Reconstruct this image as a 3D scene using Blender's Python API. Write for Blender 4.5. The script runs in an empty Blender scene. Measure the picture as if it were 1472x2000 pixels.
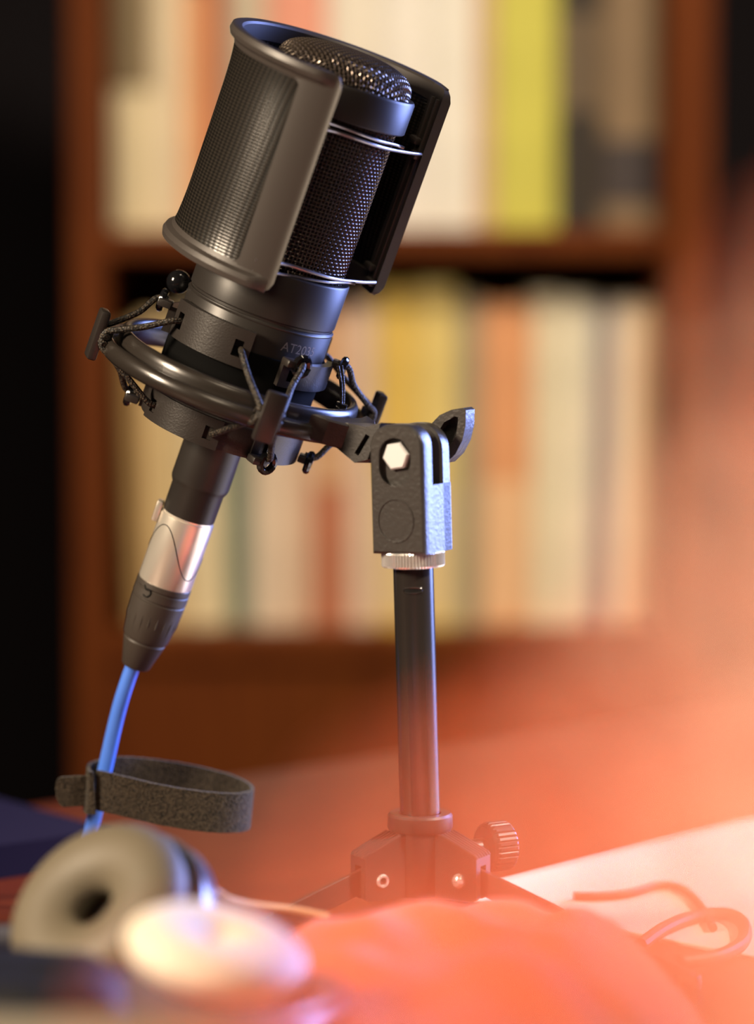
import bpy, bmesh, math, random
from math import sin, cos, pi, radians, sqrt, atan2
from mathutils import Vector, Matrix, noise
from mathutils.geometry import tessellate_polygon

random.seed(7)
scene = bpy.context.scene
COL = scene.collection

# ------------------------------------------------------------------ camera
FPX = 5700.0            # focal length in pixels of the 1472 x 2000 frame
HC = 0.235              # camera height above the desk top (desk top is z = 0)
PITCH = radians(5.0)
cam_data = bpy.data.cameras.new('camera')
cam_data.sensor_fit = 'VERTICAL'
cam_data.sensor_height = 36.0
cam_data.lens = 36.0 * FPX / 2000.0
cam_data.clip_start = 0.01
cam_data.clip_end = 30.0
cam_data.dof.use_dof = True
cam_data.dof.focus_distance = 0.99
cam_data.dof.aperture_fstop = 3.7
cam_data.dof.aperture_blades = 0
cam = bpy.data.objects.new('camera', cam_data)
cam.location = (0, 0, HC)
cam.rotation_euler = (pi / 2 - PITCH, 0, 0)
COL.objects.link(cam)
scene.camera = cam

# ------------------------------------------------------------------ world, lights, exposure
world = bpy.data.worlds.new('room_ambient')
scene.world = world
world.use_nodes = True
world.node_tree.nodes['Background'].inputs[0].default_value = (0.55, 0.42, 0.34, 1)
world.node_tree.nodes['Background'].inputs[1].default_value = 0.05


def area(name, loc, target, power, color, sx, sy, spread=180):
    l = bpy.data.lights.new(name, 'AREA')
    l.shape = 'RECTANGLE'
    l.size, l.size_y = sx, sy
    l.energy = power
    l.color = color
    l.spread = radians(spread)
    o = bpy.data.objects.new(name, l)
    o.location = loc
    o.rotation_euler = (Vector(target) - Vector(loc)).to_track_quat('-Z', 'Y').to_euler()
    COL.objects.link(o)
    return o


def spot(name, loc, target, power, color, angle, blend=0.6, radius=0.04):
    l = bpy.data.lights.new(name, 'SPOT')
    l.energy = power
    l.color = color
    l.spot_size = radians(angle)
    l.spot_blend = blend
    l.shadow_soft_size = radius
    o = bpy.data.objects.new(name, l)
    o.location = loc
    o.rotation_euler = (Vector(target) - Vector(loc)).to_track_quat('-Z', 'Y').to_euler()
    COL.objects.link(o)
    return o


spot('ceiling_lamp', (0.45, 0.75, 1.75), (0.06, 2.0, 0.12), 180, (1.0, 0.83, 0.62), 60, 1.0, 0.16)
area('reading_lamp', (-0.80, 0.50, 0.62), (0.0, 1.0, 0.12), 7.5, (1.0, 0.80, 0.58), 0.13, 0.26, 110)
area('pendant_lamp', (0.15, -0.7, 1.5), (0.05, 1.0, 0.1), 9, (1.0, 0.80, 0.56), 0.5, 0.5)
area('window_daylight', (1.15, 1.72, 0.45), (0.0, 1.0, 0.12), 16, (0.30, 0.40, 1.0), 0.75, 0.9, 75)
spot('petal_fill_light', (0.50, -0.25, 0.55), (0.06, 0.20, 0.18), 78, (1.0, 0.84, 0.66), 30, 0.5, 0.03)  # added spot that brightens the haze petals, no lamp known here
spot('desk_lamp', (0.75, 0.75, 0.75), (0.17, 1.0, 0.0), 110, (1.0, 0.86, 0.70), 30)

scene.view_settings.view_transform = 'Standard'
scene.view_settings.look = 'None'
scene.view_settings.exposure = 0.0
scene.view_settings.gamma = 1.0
scene.view_settings.use_curve_mapping = False

# ------------------------------------------------------------------ pixel helpers
CAMP = Vector((0, 0, HC))
CR = Vector((1, 0, 0))
CU = Vector((0, sin(PITCH), cos(PITCH)))
CF = Vector((0, cos(PITCH), -sin(PITCH)))


def ray(px, py):
    return CR * ((px - 736) / FPX) + CU * ((1000 - py) / FPX) + CF


def W(px, py, d):
    return CAMP + ray(px, py) * d


def atY(px, py, Y):
    r = ray(px, py)
    return CAMP + r * (Y / r.y)


def atZ(px, py, z):
    r = ray(px, py)
    return CAMP + r * ((z - HC) / r.z)


def frame(o, x, y, z):
    m = Matrix.Identity(4)
    for i, a in enumerate((x, y, z)):
        a = Vector(a).normalized()
        for k in range(3):
            m[k][i] = a[k]
    for k in range(3):
        m[k][3] = o[k]
    return m


# ------------------------------------------------------------------ materials
MATS = {}


def mat(name, color, rough=0.5, metal=0.0, spec=0.5, coat=0.0, sheen=0.0, bump=None, var=None, emit=None):
    """bump = (scale, strength, distance); var = (scale, second colour, amount)"""
    m = bpy.data.materials.new(name)
    m.use_nodes = True
    nt = m.node_tree
    b = nt.nodes['Principled BSDF']
    b.inputs['Base Color'].default_value = (*color, 1)
    b.inputs['Roughness'].default_value = rough
    b.inputs['Metallic'].default_value = metal
    b.inputs['Specular IOR Level'].default_value = spec
    b.inputs['Coat Weight'].default_value = coat
    b.inputs['Sheen Weight'].default_value = sheen
    tc = nt.nodes.new('ShaderNodeTexCoord')
    if var:
        n = nt.nodes.new('ShaderNodeTexNoise')
        n.inputs['Scale'].default_value = var[0]
        n.inputs['Detail'].default_value = 4
        nt.links.new(tc.outputs['Object'], n.inputs['Vector'])
        mp = nt.nodes.new('ShaderNodeMapRange')
        mp.inputs[1].default_value = 0.35
        mp.inputs[2].default_value = 0.65
        mp.inputs[4].default_value = var[2]
        nt.links.new(n.outputs['Fac'], mp.inputs[0])
        mx = nt.nodes.new('ShaderNodeMixRGB')
        mx.inputs[1].default_value = (*color, 1)
        mx.inputs[2].default_value = (*var[1], 1)
        nt.links.new(mp.outputs[0], mx.inputs[0])
        nt.links.new(mx.outputs[0], b.inputs['Base Color'])
    if bump:
        n = nt.nodes.new('ShaderNodeTexNoise')
        n.inputs['Scale'].default_value = bump[0]
        n.inputs['Detail'].default_value = 3
        nt.links.new(tc.outputs['Object'], n.inputs['Vector'])
        bp = nt.nodes.new('ShaderNodeBump')
        bp.inputs['Strength'].default_value = bump[1]
        bp.inputs['Distance'].default_value = bump[2]
        nt.links.new(n.outputs['Fac'], bp.inputs['Height'])
        nt.links.new(bp.outputs[0], b.inputs['Normal'])
    MATS[name] = m
    return m


def wood(name, c1, c2, rough=0.4, scale=(2.0, 2.0, 30.0), axis_scale=6.0):
    m = mat(name, c1, rough)
    nt = m.node_tree
    b = nt.nodes['Principled BSDF']
    tc = nt.nodes.new('ShaderNodeTexCoord')
    mp = nt.nodes.new('ShaderNodeMapping')
    mp.inputs['Scale'].default_value = scale
    n = nt.nodes.new('ShaderNodeTexNoise')
    n.inputs['Scale'].default_value = axis_scale
    n.inputs['Detail'].default_value = 6
    n.inputs['Distortion'].default_value = 0.8
    r = nt.nodes.new('ShaderNodeValToRGB')
    r.color_ramp.elements[0].position = 0.3
    r.color_ramp.elements[0].color = (*c1, 1)
    r.color_ramp.elements[1].position = 0.75
    r.color_ramp.elements[1].color = (*c2, 1)
    nt.links.new(tc.outputs['Object'], mp.inputs[0])
    nt.links.new(mp.outputs[0], n.inputs['Vector'])
    nt.links.new(n.outputs['Fac'], r.inputs[0])
    nt.links.new(r.outputs[0], b.inputs['Base Color'])
    return m


def mesh_screen(name):
    """fine dark metal mesh: dot pattern on a cylinder round the part's z axis"""
    m = mat(name, (0.05, 0.045, 0.04), 0.26, 0.0, 0.5)
    nt = m.node_tree
    b = nt.nodes['Principled BSDF']
    tc = nt.nodes.new('ShaderNodeTexCoord')
    sp = nt.nodes.new('ShaderNodeSeparateXYZ')
    nt.links.new(tc.outputs['Object'], sp.inputs[0])

    def M(op, a, bb=None):
        n = nt.nodes.new('ShaderNodeMath')
        n.operation = op
        for i, v in enumerate((a, bb)):
            if v is None:
                continue
            if isinstance(v, (int, float)):
                n.inputs[i].default_value = v
            else:
                nt.links.new(v, n.inputs[i])
        return n.outputs[0]
    ang = M('ARCTAN2', sp.outputs[1], sp.outputs[0])
    u = M('MULTIPLY', ang, 0.038 / 0.00110 * pi)
    v = M('MULTIPLY', sp.outputs[2], 1 / 0.00110 * pi)
    a = M('ADD', u, v)
    c = M('SUBTRACT', u, v)
    h = M('MULTIPLY', M('SINE', a), M('SINE', c))
    h2 = M('ADD', M('MULTIPLY', h, 0.5), 0.5)
    rp = nt.nodes.new('ShaderNodeValToRGB')
    rp.color_ramp.elements[0].position = 0.25
    rp.color_ramp.elements[0].color = (0.006, 0.0055, 0.005, 1)
    rp.color_ramp.elements[1].position = 0.85
    rp.color_ramp.elements[1].color = (0.026, 0.022, 0.018, 1)
    nt.links.new(h2, rp.inputs[0])
    nt.links.new(rp.outputs[0], b.inputs['Base Color'])
    bp = nt.nodes.new('ShaderNodeBump')
    bp.inputs['Strength'].default_value = 0.2
    bp.inputs['Distance'].default_value = 0.0003
    nt.links.new(h2, bp.inputs['Height'])
    nt.links.new(bp.outputs[0], b.inputs['Normal'])
    return m


def braid(name, c1, c2, pitch=0.0011):
    m = mat(name, c1, 0.55, 0, 0.4)
    nt = m.node_tree
    b = nt.nodes['Principled BSDF']
    tc = nt.nodes.new('ShaderNodeTexCoord')
    v = nt.nodes.new('ShaderNodeTexVoronoi')
    v.inputs['Scale'].default_value = 1 / pitch
    nt.links.new(tc.outputs['Object'], v.inputs['Vector'])
    rp = nt.nodes.new('ShaderNodeValToRGB')
    rp.color_ramp.elements[0].position = 0.1
    rp.color_ramp.elements[0].color = (*c2, 1)
    rp.color_ramp.elements[1].position = 0.6
    rp.color_ramp.elements[1].color = (*c1, 1)
    nt.links.new(v.outputs['Distance'], rp.inputs[0])
    nt.links.new(rp.outputs[0], b.inputs['Base Color'])
    bp = nt.nodes.new('ShaderNodeBump')
    bp.invert = True
    bp.inputs['Strength'].default_value = 0.7
    bp.inputs['Distance'].default_value = 0.0004
    nt.links.new(v.outputs['Distance'], bp.inputs['Height'])
    nt.links.new(bp.outputs[0], b.inputs['Normal'])
    return m


M_BODY = mat('satin_black_metal', (0.022, 0.019, 0.017), 0.38, 0.0, 0.38, bump=(2500, 0.05, 0.0002))
M_BLACK = mat('deep_black', (0.004, 0.004, 0.004), 0.7, 0, 0.2)
M_WIRE = mat('dark_bronze_wire', (0.12, 0.095, 0.076), 0.27, 0.6)
M_FRAME = mat('matte_graphite_plastic', (0.045, 0.038, 0.034), 0.42, 0.0, 0.5, bump=(1800, 0.08, 0.0002))
M_SCREEN = mesh_screen('fine_metal_screen')
M_CLIPWIRE = mat('steel_wire', (0.22, 0.21, 0.22), 0.34, 0.8)
M_MOUNT = mat('black_abs_plastic', (0.022, 0.018, 0.016), 0.34, 0.0, 0.5, bump=(1500, 0.22, 0.0003))
M_SLEEVE = mat('sleeve_black_plastic', (0.003, 0.003, 0.003), 0.8, 0, 0.05)
M_RING = mat('glossy_ring_plastic', (0.022, 0.018, 0.015), 0.26, 0.0, 0.6)
M_CORD = braid('braided_elastic', (0.008, 0.007, 0.006), (0.075, 0.056, 0.036), 0.0008)
M_BALL = mat('glossy_rubber_black', (0.006, 0.006, 0.007), 0.12, 0, 0.6)
M_HEAD = mat('pebbled_black_plastic', (0.045, 0.041, 0.038), 0.30, 0, 0.5, bump=(700, 0.30, 0.0006))
M_CHROME = mat('bright_nickel', (0.88, 0.86, 0.83), 0.24, 0.75)
M_BOLT = mat('zinc_bolt', (0.72, 0.73, 0.74), 0.4, 0.25)
M_POLE = mat('black_lacquered_tube', (0.020, 0.017, 0.015), 0.22, 0.0, 0.6)
M_HUB = mat('hub_black_plastic', (0.030, 0.024, 0.021), 0.42, 0, 0.5, bump=(900, 0.12, 0.0003))
M_SHELL = mat('satin_nickel_shell', (0.86, 0.80, 0.70), 0.28, 0.7)
M_BOOT = mat('rubber_boot', (0.042, 0.034, 0.028), 0.5, 0, 0.4)
M_BLUE = mat('blue_cable_jacket', (0.07, 0.20, 0.78), 0.38, 0, 0.5)
M_FELT = mat('charcoal_felt', (0.008, 0.0065, 0.005), 0.95, 0, 0.1, sheen=0.1, bump=(1300, 1.0, 0.0015), var=(1300, (0.085, 0.064, 0.042), 0.75))
M_PRINT = mat('grey_print', (0.20, 0.175, 0.16), 0.5)
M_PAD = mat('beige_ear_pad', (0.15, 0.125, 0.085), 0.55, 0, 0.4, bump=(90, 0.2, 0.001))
M_PAD_LIT = mat('lit_ear_pad', (0.86, 0.78, 0.64), 0.55, 0, 0.4, bump=(90, 0.2, 0.001))  # the beige pad again, its lamplit brightness put into the colour
M_CUP = mat('pale_cup_shell', (0.10, 0.10, 0.13), 0.22, 0, 0.6)
M_CASE = mat('black_pouch', (0.008, 0.008, 0.009), 0.6, 0, 0.3)
M_CLOTH = mat('orange_red_cloth', (0.72, 0.17, 0.09), 0.8, 0, 0.2, sheen=0.2, bump=(300, 0.4, 0.001))
M_HAZE_VASE = mat('haze_vase_glaze', (0.90, 0.22, 0.10), 0.45, 0, 0.4)  # for the made-up holder below the haze petals
M_TAN = mat('tan_cord', (0.45, 0.28, 0.15), 0.5)
M_DCAB = mat('brown_red_cord', (0.20, 0.05, 0.03), 0.5)
M_WHITE = mat('white_mat_surface', (0.88, 0.84, 0.80), 0.6)
M_NAVY = mat('navy_cover', (0.007, 0.0045, 0.016), 0.9, 0, 0.1)
M_DESK = wood('red_brown_desk_wood', (0.070, 0.011, 0.0025), (0.10, 0.018, 0.004), 0.42, (3, 3, 3))
M_CASEW = wood('red_brown_bookcase_wood', (0.085, 0.017, 0.0012), (0.14, 0.033, 0.0025), 0.6, (14, 14, 1.2))
M_CASEW.node_tree.nodes['Principled BSDF'].inputs['Specular IOR Level'].default_value = 0.15
M_DESK.node_tree.nodes['Principled BSDF'].inputs['Specular IOR Level'].default_value = 0.3
M_WALL = mat('dark_wall_paint', (0.012, 0.010, 0.012), 0.9, 0, 0.1)
M_FLOOR = wood('dark_floor_wood', (0.05, 0.02, 0.01), (0.08, 0.03, 0.015), 0.5, (2, 20, 2))
M_PAGES = mat('book_pages', (0.72, 0.62, 0.45), 0.9, bump=(400, 0.3, 0.001))


# ------------------------------------------------------------------ geometry helpers (millimetres)
class G:
    def __init__(self):
        self.v, self.f = [], []

    def add(self, vf, m=None):
        v, f = vf
        o = len(self.v)
        if m is not None:
            v = [tuple(m @ Vector(p)) for p in v]
        self.v.extend(v)
        self.f.extend([tuple(i + o for i in q) for q in f])
        return self


def lathe(prof, seg=72, a0=0.0, a1=360.0, closed=False, zoff=0.0):
    """profile of (r, z); closed = profile is a loop"""
    full = abs(a1 - a0) >= 359.99
    n = seg if full else seg + 1
    v, f = [], []
    P = len(prof)
    for i in range(n):
        a = radians(a0 + (a1 - a0) * i / seg)
        for r, z in prof:
            v.append((r * cos(a), r * sin(a), z + zoff))
    for i in range(seg):
        j = (i + 1) % n
        for k in range(P if closed else P - 1):
            l = (k + 1) % P
            f.append((i * P + k, j * P + k, j * P + l, i * P + l))
    if not full and closed:
        f.append(tuple(range(P))[::-1])
        f.append(tuple((n - 1) * P + k for k in range(P)))
    return v, f


def catmull(pts, n=8, loop=False):
    pts = [Vector(p) for p in pts]
    out = []
    L = len(pts)
    rng = L if loop else L - 1
    for i in range(rng):
        if loop:
            p0, p1, p2, p3 = (pts[(i + k) % L] for k in (-1, 0, 1, 2))
        else:
            p0, p1, p2, p3 = pts[max(i - 1, 0)], pts[i], pts[i + 1], pts[min(i + 2, L - 1)]
        for k in range(n):
            t = k / n
            out.append(0.5 * ((2 * p1) + (p2 - p0) * t + (2 * p0 - 5 * p1 + 4 * p2 - p3) * t * t + (3 * p1 - p0 - 3 * p2 + p3) * t ** 3))
    if not loop:
        out.append(pts[-1])
    return out


def tube(pts, r, sides=10, loop=False, caps=True):
    pts = [Vector(p) for p in pts]
    L = len(pts)
    rs = r if isinstance(r, (list, tuple)) else [r] * L
    v, f = [], []
    up = None
    for i, p in enumerate(pts):
        if loop:
            t = pts[(i + 1) % L] - pts[i - 1]
        else:
            t = pts[min(i + 1, L - 1)] - pts[max(i - 1, 0)]
        t.normalize()
        if up is None:
            up = t.orthogonal().normalized()
        up = (up - t * up.dot(t))
        if up.length < 1e-6:
            up = t.orthogonal()
        up.normalize()
        s = t.cross(up)
        for k in range(sides):
            a = 2 * pi * k / sides
            v.append(tuple(p + (up * cos(a) + s * sin(a)) * rs[i]))
    for i in range(L if loop else L - 1):
        j = (i + 1) % L
        for k in range(sides):
            l = (k + 1) % sides
            f.append((i * sides + k, i * sides + l, j * sides + l, j * sides + k))
    if caps and not loop:
        f.append(tuple(range(sides))[::-1])
        f.append(tuple((L - 1) * sides + k for k in range(sides)))
    return v, f


def bm_out(bm):
    bm.verts.ensure_lookup_table()
    v = [tuple(x.co) for x in bm.verts]
    f = [tuple(q.index for q in fc.verts) for fc in bm.faces]
    bm.free()
    return v, f


def rbox(c, s, bev=0.5, seg=2):
    bm = bmesh.new()
    bmesh.ops.create_cube(bm, size=1)
    for q in bm.verts:
        q.co = Vector((q.co.x * s[0] + c[0], q.co.y * s[1] + c[1], q.co.z * s[2] + c[2]))
    if bev > 0:
        bmesh.ops.bevel(bm, geom=list(bm.edges), offset=bev, segments=seg, affect='EDGES', profile=0.5)
    bm.verts.index_update()
    return bm_out(bm)


def ball(c, r, su=16, sv=10, sq=(1, 1, 1)):
    v, f = lathe([(max(r * sin(pi * k / sv), 1e-4), r * -cos(pi * k / sv)) for k in range(sv + 1)], su)
    return [(x * sq[0] + c[0], y * sq[1] + c[1], z * sq[2] + c[2]) for x, y, z in v], f


def offset_loop(loop, d):
    """inset a convex-ish 2D loop (counter-clockwise) by d"""
    n = len(loop)
    out = []
    for i in range(n):
        p0, p1, p2 = Vector(loop[i - 1]), Vector(loop[i]), Vector(loop[(i + 1) % n])
        e1, e2 = (p1 - p0).normalized(), (p2 - p1).normalized()
        n1, n2 = Vector((-e1.y, e1.x)), Vector((-e2.y, e2.x))
        b = (n1 + n2)
        if b.length < 1e-6:
            b = n1
        b.normalize()
        k = d / max(0.4, b.dot(n1))
        q = p1 + b * k
        out.append((q.x, q.y))
    return out


def prism(loop, z0, z1, holes=(), bev=0.0):
    """extrude a CCW 2D loop along +z; bevelled outer edges; holes go right through"""
    layers = [(z0, loop), (z1, loop)] if bev <= 0 else [(z0, offset_loop(loop, bev)), (z0 + bev, loop), (z1 - bev, loop), (z1, offset_loop(loop, bev))]
    v, f = [], []
    n = len(loop)
    for z, lp in layers:
        v.extend([(x, y, z) for x, y in lp])
    for a in range(len(layers) - 1):
        for i in range(n):
            j = (i + 1) % n
            f.append((a * n + i, a * n + j, (a + 1) * n + j, (a + 1) * n + i))
    hb = []
    for h in holes:
        m = len(h)
        o = len(v)
        v.extend([(x, y, z0) for x, y in h])
        v.extend([(x, y, z1) for x, y in h])
        hb.append((o, m))
        for i in range(m):
            j = (i + 1) % m
            f.append((o + j, o + i, o + m + i, o + m + j))
    for top in (0, 1):
        lp = layers[-1 if top else 0][1]
        polys = [[Vector((x, y, 0)) for x, y in lp]] + [[Vector((x, y, 0)) for x, y in h] for h in holes]
        idx = [((len(layers) - 1) * n if top else 0) + i for i in range(n)]
        for o, m in hb:
            idx += [o + (m if top else 0) + i for i in range(m)]
        if not holes:
            f.append(tuple(idx) if top else tuple(idx[::-1]))
        else:
            for t in tessellate_polygon(polys):
                a, b, c = (idx[q] for q in t)
                va, vb, vc = Vector(v[a]), Vector(v[b]), Vector(v[c])
                up = (vb - va).cross(vc - va).z > 0
                f.append((a, b, c) if up == bool(top) else (a, c, b))
    return v, f


def arc_pts(cx, cy, r, a0, a1, n):
    return [(cx + r * cos(radians(a0 + (a1 - a0) * i / n)), cy + r * sin(radians(a0 + (a1 - a0) * i / n))) for i in range(n + 1)]


def shell_sector(r0, r1, th, ts, mask):
    """curved plate with cells left out: th angles (deg), ts heights, mask(i, j) tells whether a cell is there"""
    v, f = [], []
    nt, nz = len(th), len(ts)

    def vi(i, j, s):
        return (i * nz + j) * 2 + s
    for a in th:
        for z in ts:
            for r in (r0, r1):
                v.append((r * cos(radians(a)), r * sin(radians(a)), z))

    def has(i, j):
        return 0 <= i < nt - 1 and 0 <= j < nz - 1 and mask(i, j)
    for i in range(nt - 1):
        for j in range(nz - 1):
            if not has(i, j):
                continue
            a, b, c, d = (i, j), (i + 1, j), (i + 1, j + 1), (i, j + 1)
            f.append(tuple(vi(*q, 1) for q in (a, b, c, d)))
            f.append(tuple(vi(*q, 0) for q in (d, c, b, a)))
            for (ni, nj), (p, q) in (((i, j - 1), (a, b)), ((i + 1, j), (b, c)), ((i, j + 1), (c, d)), ((i - 1, j), (d, a))):
                if not has(ni, nj):
                    f.append((vi(*p, 0), vi(*q, 0), vi(*q, 1), vi(*p, 1)))
    used = sorted({i for q in f for i in q})
    mp = {o: n for n, o in enumerate(used)}
    return [v[o] for o in used], [tuple(mp[i] for i in q) for q in f]


def axis_m(p, z, x=(1, 0, 0)):
    z = Vector(z).normalized()
    x = Vector(x)
    x = (x - z * x.dot(z)).normalized()
    y = z.cross(x)
    return frame(p, x, y, z)


# ------------------------------------------------------------------ object helpers
def thing(name, label, cat, M=None, group=None):
    o = bpy.data.objects.new(name, None)
    o.empty_display_size = 0.02
    COL.objects.link(o)
    if M is not None:
        o.matrix_world = M
    o['label'] = label
    o['category'] = cat
    if group:
        o['group'] = group
    o['_m'] = 0
    del o['_m']
    FR[o.name] = M if M is not None else Matrix.Identity(4)
    return o


FR = {}


def part(name, geo, material, parent=None, M=None, smooth=35, mm=True, label=None, kind=None, root=None):
    """geo in frame M (mm); stored in the local frame of the top-level thing"""
    v, f = (geo.v, geo.f) if isinstance(geo, G) else geo
    k = 0.001 if mm else 1.0
    rt = root or parent
    base = FR.get(rt.name, Matrix.Identity(4)) if rt else Matrix.Identity(4)
    T = base.inverted() @ (M if M is not None else (base if rt else Matrix.Identity(4)))
    vv = [tuple(T @ (Vector(p) * k)) for p in v]
    me = bpy.data.meshes.new(name)
    me.from_pydata(vv, [], f)
    me.update()
    if smooth:
        me.shade_smooth()
        me.set_sharp_from_angle(angle=radians(smooth))
    me.materials.append(material)
    o = bpy.data.objects.new(name, me)
    COL.objects.link(o)
    if parent:
        o.parent = parent
        FR[o.name] = base
    if label:
        o['label'] = label
    if kind:
        o['kind'] = kind
    return o


def tag(o, label, cat, group=None):
    o['label'] = label
    o['category'] = cat
    if group:
        o['group'] = group
    return o


def structure(o):
    o['kind'] = 'structure'
    return o


def text_geo(s, size, wrap_r, theta, z, depth=0.12, rot=0.0):
    """letters wrapped on a cylinder of radius wrap_r (mm) at azimuth theta, reading with increasing angle"""
    c = bpy.data.curves.new('txt', 'FONT')
    c.body = s
    c.size = size
    c.align_x = 'CENTER'
    c.align_y = 'CENTER'
    c.resolution_u = 3
    o = bpy.data.objects.new('txt', c)
    COL.objects.link(o)
    dg = bpy.context.evaluated_depsgraph_get()
    me = o.evaluated_get(dg).to_mesh()
    v = [tuple(q.co) for q in me.vertices]
    f = [tuple(p.vertices) for p in me.polygons]
    o.evaluated_get(dg).to_mesh_clear()
    bpy.data.objects.remove(o)
    bpy.data.curves.remove(c)
    out = []
    for x, y, _ in v:
        x, y = x * cos(rot) - y * sin(rot), x * sin(rot) + y * cos(rot)
        a = radians(theta) + x / wrap_r
        out.append((wrap_r * cos(a), wrap_r * sin(a), z + y))
    n = len(out)
    return out, f


# ================================================================== SETTING
YB = 2.0                                   # front plane of the bookcase
FLOOR = -0.75


def slab(x0, x1, y0, y1, z0, z1, bev=0.0):
    return rbox(((x0 + x1) / 2, (y0 + y1) / 2, (z0 + z1) / 2), (x1 - x0, y1 - y0, z1 - z0), bev, 1)


structure(part('floor', slab(-2.2, 2.2, -1.4, 2.6, FLOOR - 0.05, FLOOR), M_FLOOR, mm=False))
structure(part('wall_back', slab(-2.2, 2.2, 2.6, 2.65, FLOOR, 1.9), M_WALL, mm=False))
structure(part('wall_left', slab(-2.25, -2.2, -1.4, 2.6, FLOOR, 1.9), M_WALL, mm=False))

# ------------------------------------------------------------------ bookcase
xl0 = atY(140, 900, YB).x
xl1 = atY(210, 900, YB).x
xr0 = atY(1296, 900, YB).x
xr1 = atY(1388, 900, YB).x
zu = atY(736, 447, YB).z                   # top of the upper shelf board
zl = atY(736, 1236, YB + 0.005).z          # top of the lower shelf board
zt = zu + 0.34
bc = thing('bookcase', 'red-brown wooden bookcase with two rows of books behind the microphone', 'bookcase', Matrix.Translation(((xl0 + xr1) / 2, YB, FLOOR)))
part('side_panel', slab(xl0, xl1, YB, YB + 0.27, FLOOR, zt + 0.03, 0.002), M_CASEW, bc, Matrix.Identity(4), mm=False)
part('side_panel', slab(xr0, xr1, YB, YB + 0.27, FLOOR, zt + 0.03, 0.002), M_CASEW, bc, Matrix.Identity(4), mm=False)
part('back_panel', slab(xl1, xr0, YB + 0.25, YB + 0.265, FLOOR, zt, 0), M_CASEW, bc, Matrix.Identity(4), mm=False)
part('shelf', slab(xl1, xr0, YB + 0.004, YB + 0.25, zu - 0.019, zu, 0.0015), M_CASEW, bc, Matrix.Identity(4), mm=False)
part('shelf', slab(xl1, xr0, YB + 0.004, YB + 0.25, zl - 0.022, zl, 0.0015), M_CASEW, bc, Matrix.Identity(4), mm=False)
part('top_board', slab(xl1, xr0, YB + 0.004, YB + 0.25, zt, zt + 0.022, 0.0015), M_CASEW, bc, Matrix.Identity(4), mm=False)
part('plinth_panel', slab(xl1, xr0, YB + 0.010, YB + 0.03, FLOOR, zl - 0.024, 0), M_CASEW, bc, Matrix.Identity(4), mm=False)


def book_mat(i, c, c2=None, sc=20):
    return mat('book_cloth', c, 0.6, 0, 0.35, var=(sc, c2 if c2 else tuple(q * 0.8 for q in c), 0.6))


BN = [0]


def book(name, x0, x1, z0, h, depth, y0, c, label, group, lean=0.0, c2=None, bands=(), sc=20):
    """upright book, spine towards the room: cover (spine and boards) and pages"""
    w = x1 - x0
    M = Matrix.Translation(((x0 + x1) / 2, y0, z0)) @ Matrix.Rotation(lean, 4, 'Y')
    t = thing(name, label, 'book', M, group)
    th = min(0.0025, w * 0.2)
    # cover outline in plan: rounded spine, two boards
    outer, inner = [], []
    bow = min(0.005, w * 0.18)
    N = 6
    for i in range(N + 1):
        u = -1 + 2 * i / N
        outer.append((u * w / 2, -bow * (1 - u * u) + bow))
        inner.append((u * (w / 2 - th), -bow * (1 - u * u) + bow + th))
    loop = [(-w / 2, depth)] + outer + [(w / 2, depth), (w / 2 - th, depth)] + inner[::-1] + [(-w / 2 + th, depth)]
    n = len(loop)
    v = [(x, y, 0) for x, y in loop] + [(x, y, h) for x, y in loop]
    f = [(i, (i + 1) % n, n + (i + 1) % n, n + i) for i in range(n)]
    lp = [Vector((x, y, 0)) for x, y in loop]
    for tri in tessellate_polygon([lp]):
        a, b, cc = tri
        up = (lp[b] - lp[a]).cross(lp[cc] - lp[a]).z > 0
        tt = (a, b, cc) if up else (a, cc, b)
        f.append(tuple(q + n for q in tt))
        f.append(tt[::-1])
    BN[0] += 1
    m = book_mat(BN[0], c, c2, sc)
    cv = part('cover', (v, f), m, t, mm=False, smooth=30)
    part('pages', slab(-w / 2 + th * 1.05, w / 2 - th * 1.05, bow + th * 1.1, depth - 0.004, 0.003, h - 0.003), M_PAGES, t, mm=False)
    for (b0, b1, bcol) in bands:            # printed panels on the spine: (from, to) as share of the height
        g = G()
        for i in range(N):
            xa, ya = outer[i]
            xb, yb = outer[i + 1]
            o = len(g.v)
            g.v += [(xa * .98, ya - 0.0004, b0 * h), (xb * .98, yb - 0.0004, b0 * h), (xb * .98, yb - 0.0004, b1 * h), (xa * .98, ya - 0.0004, b1 * h)]
            g.f.append((o, o + 1, o + 2, o + 3))
        part('spine_panel', g, mat('spine_print', bcol, 0.6), cv, mm=False, root=t)
    return t


def bx(px):
    return atY(px, 900, YB + 0.036).x


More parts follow.
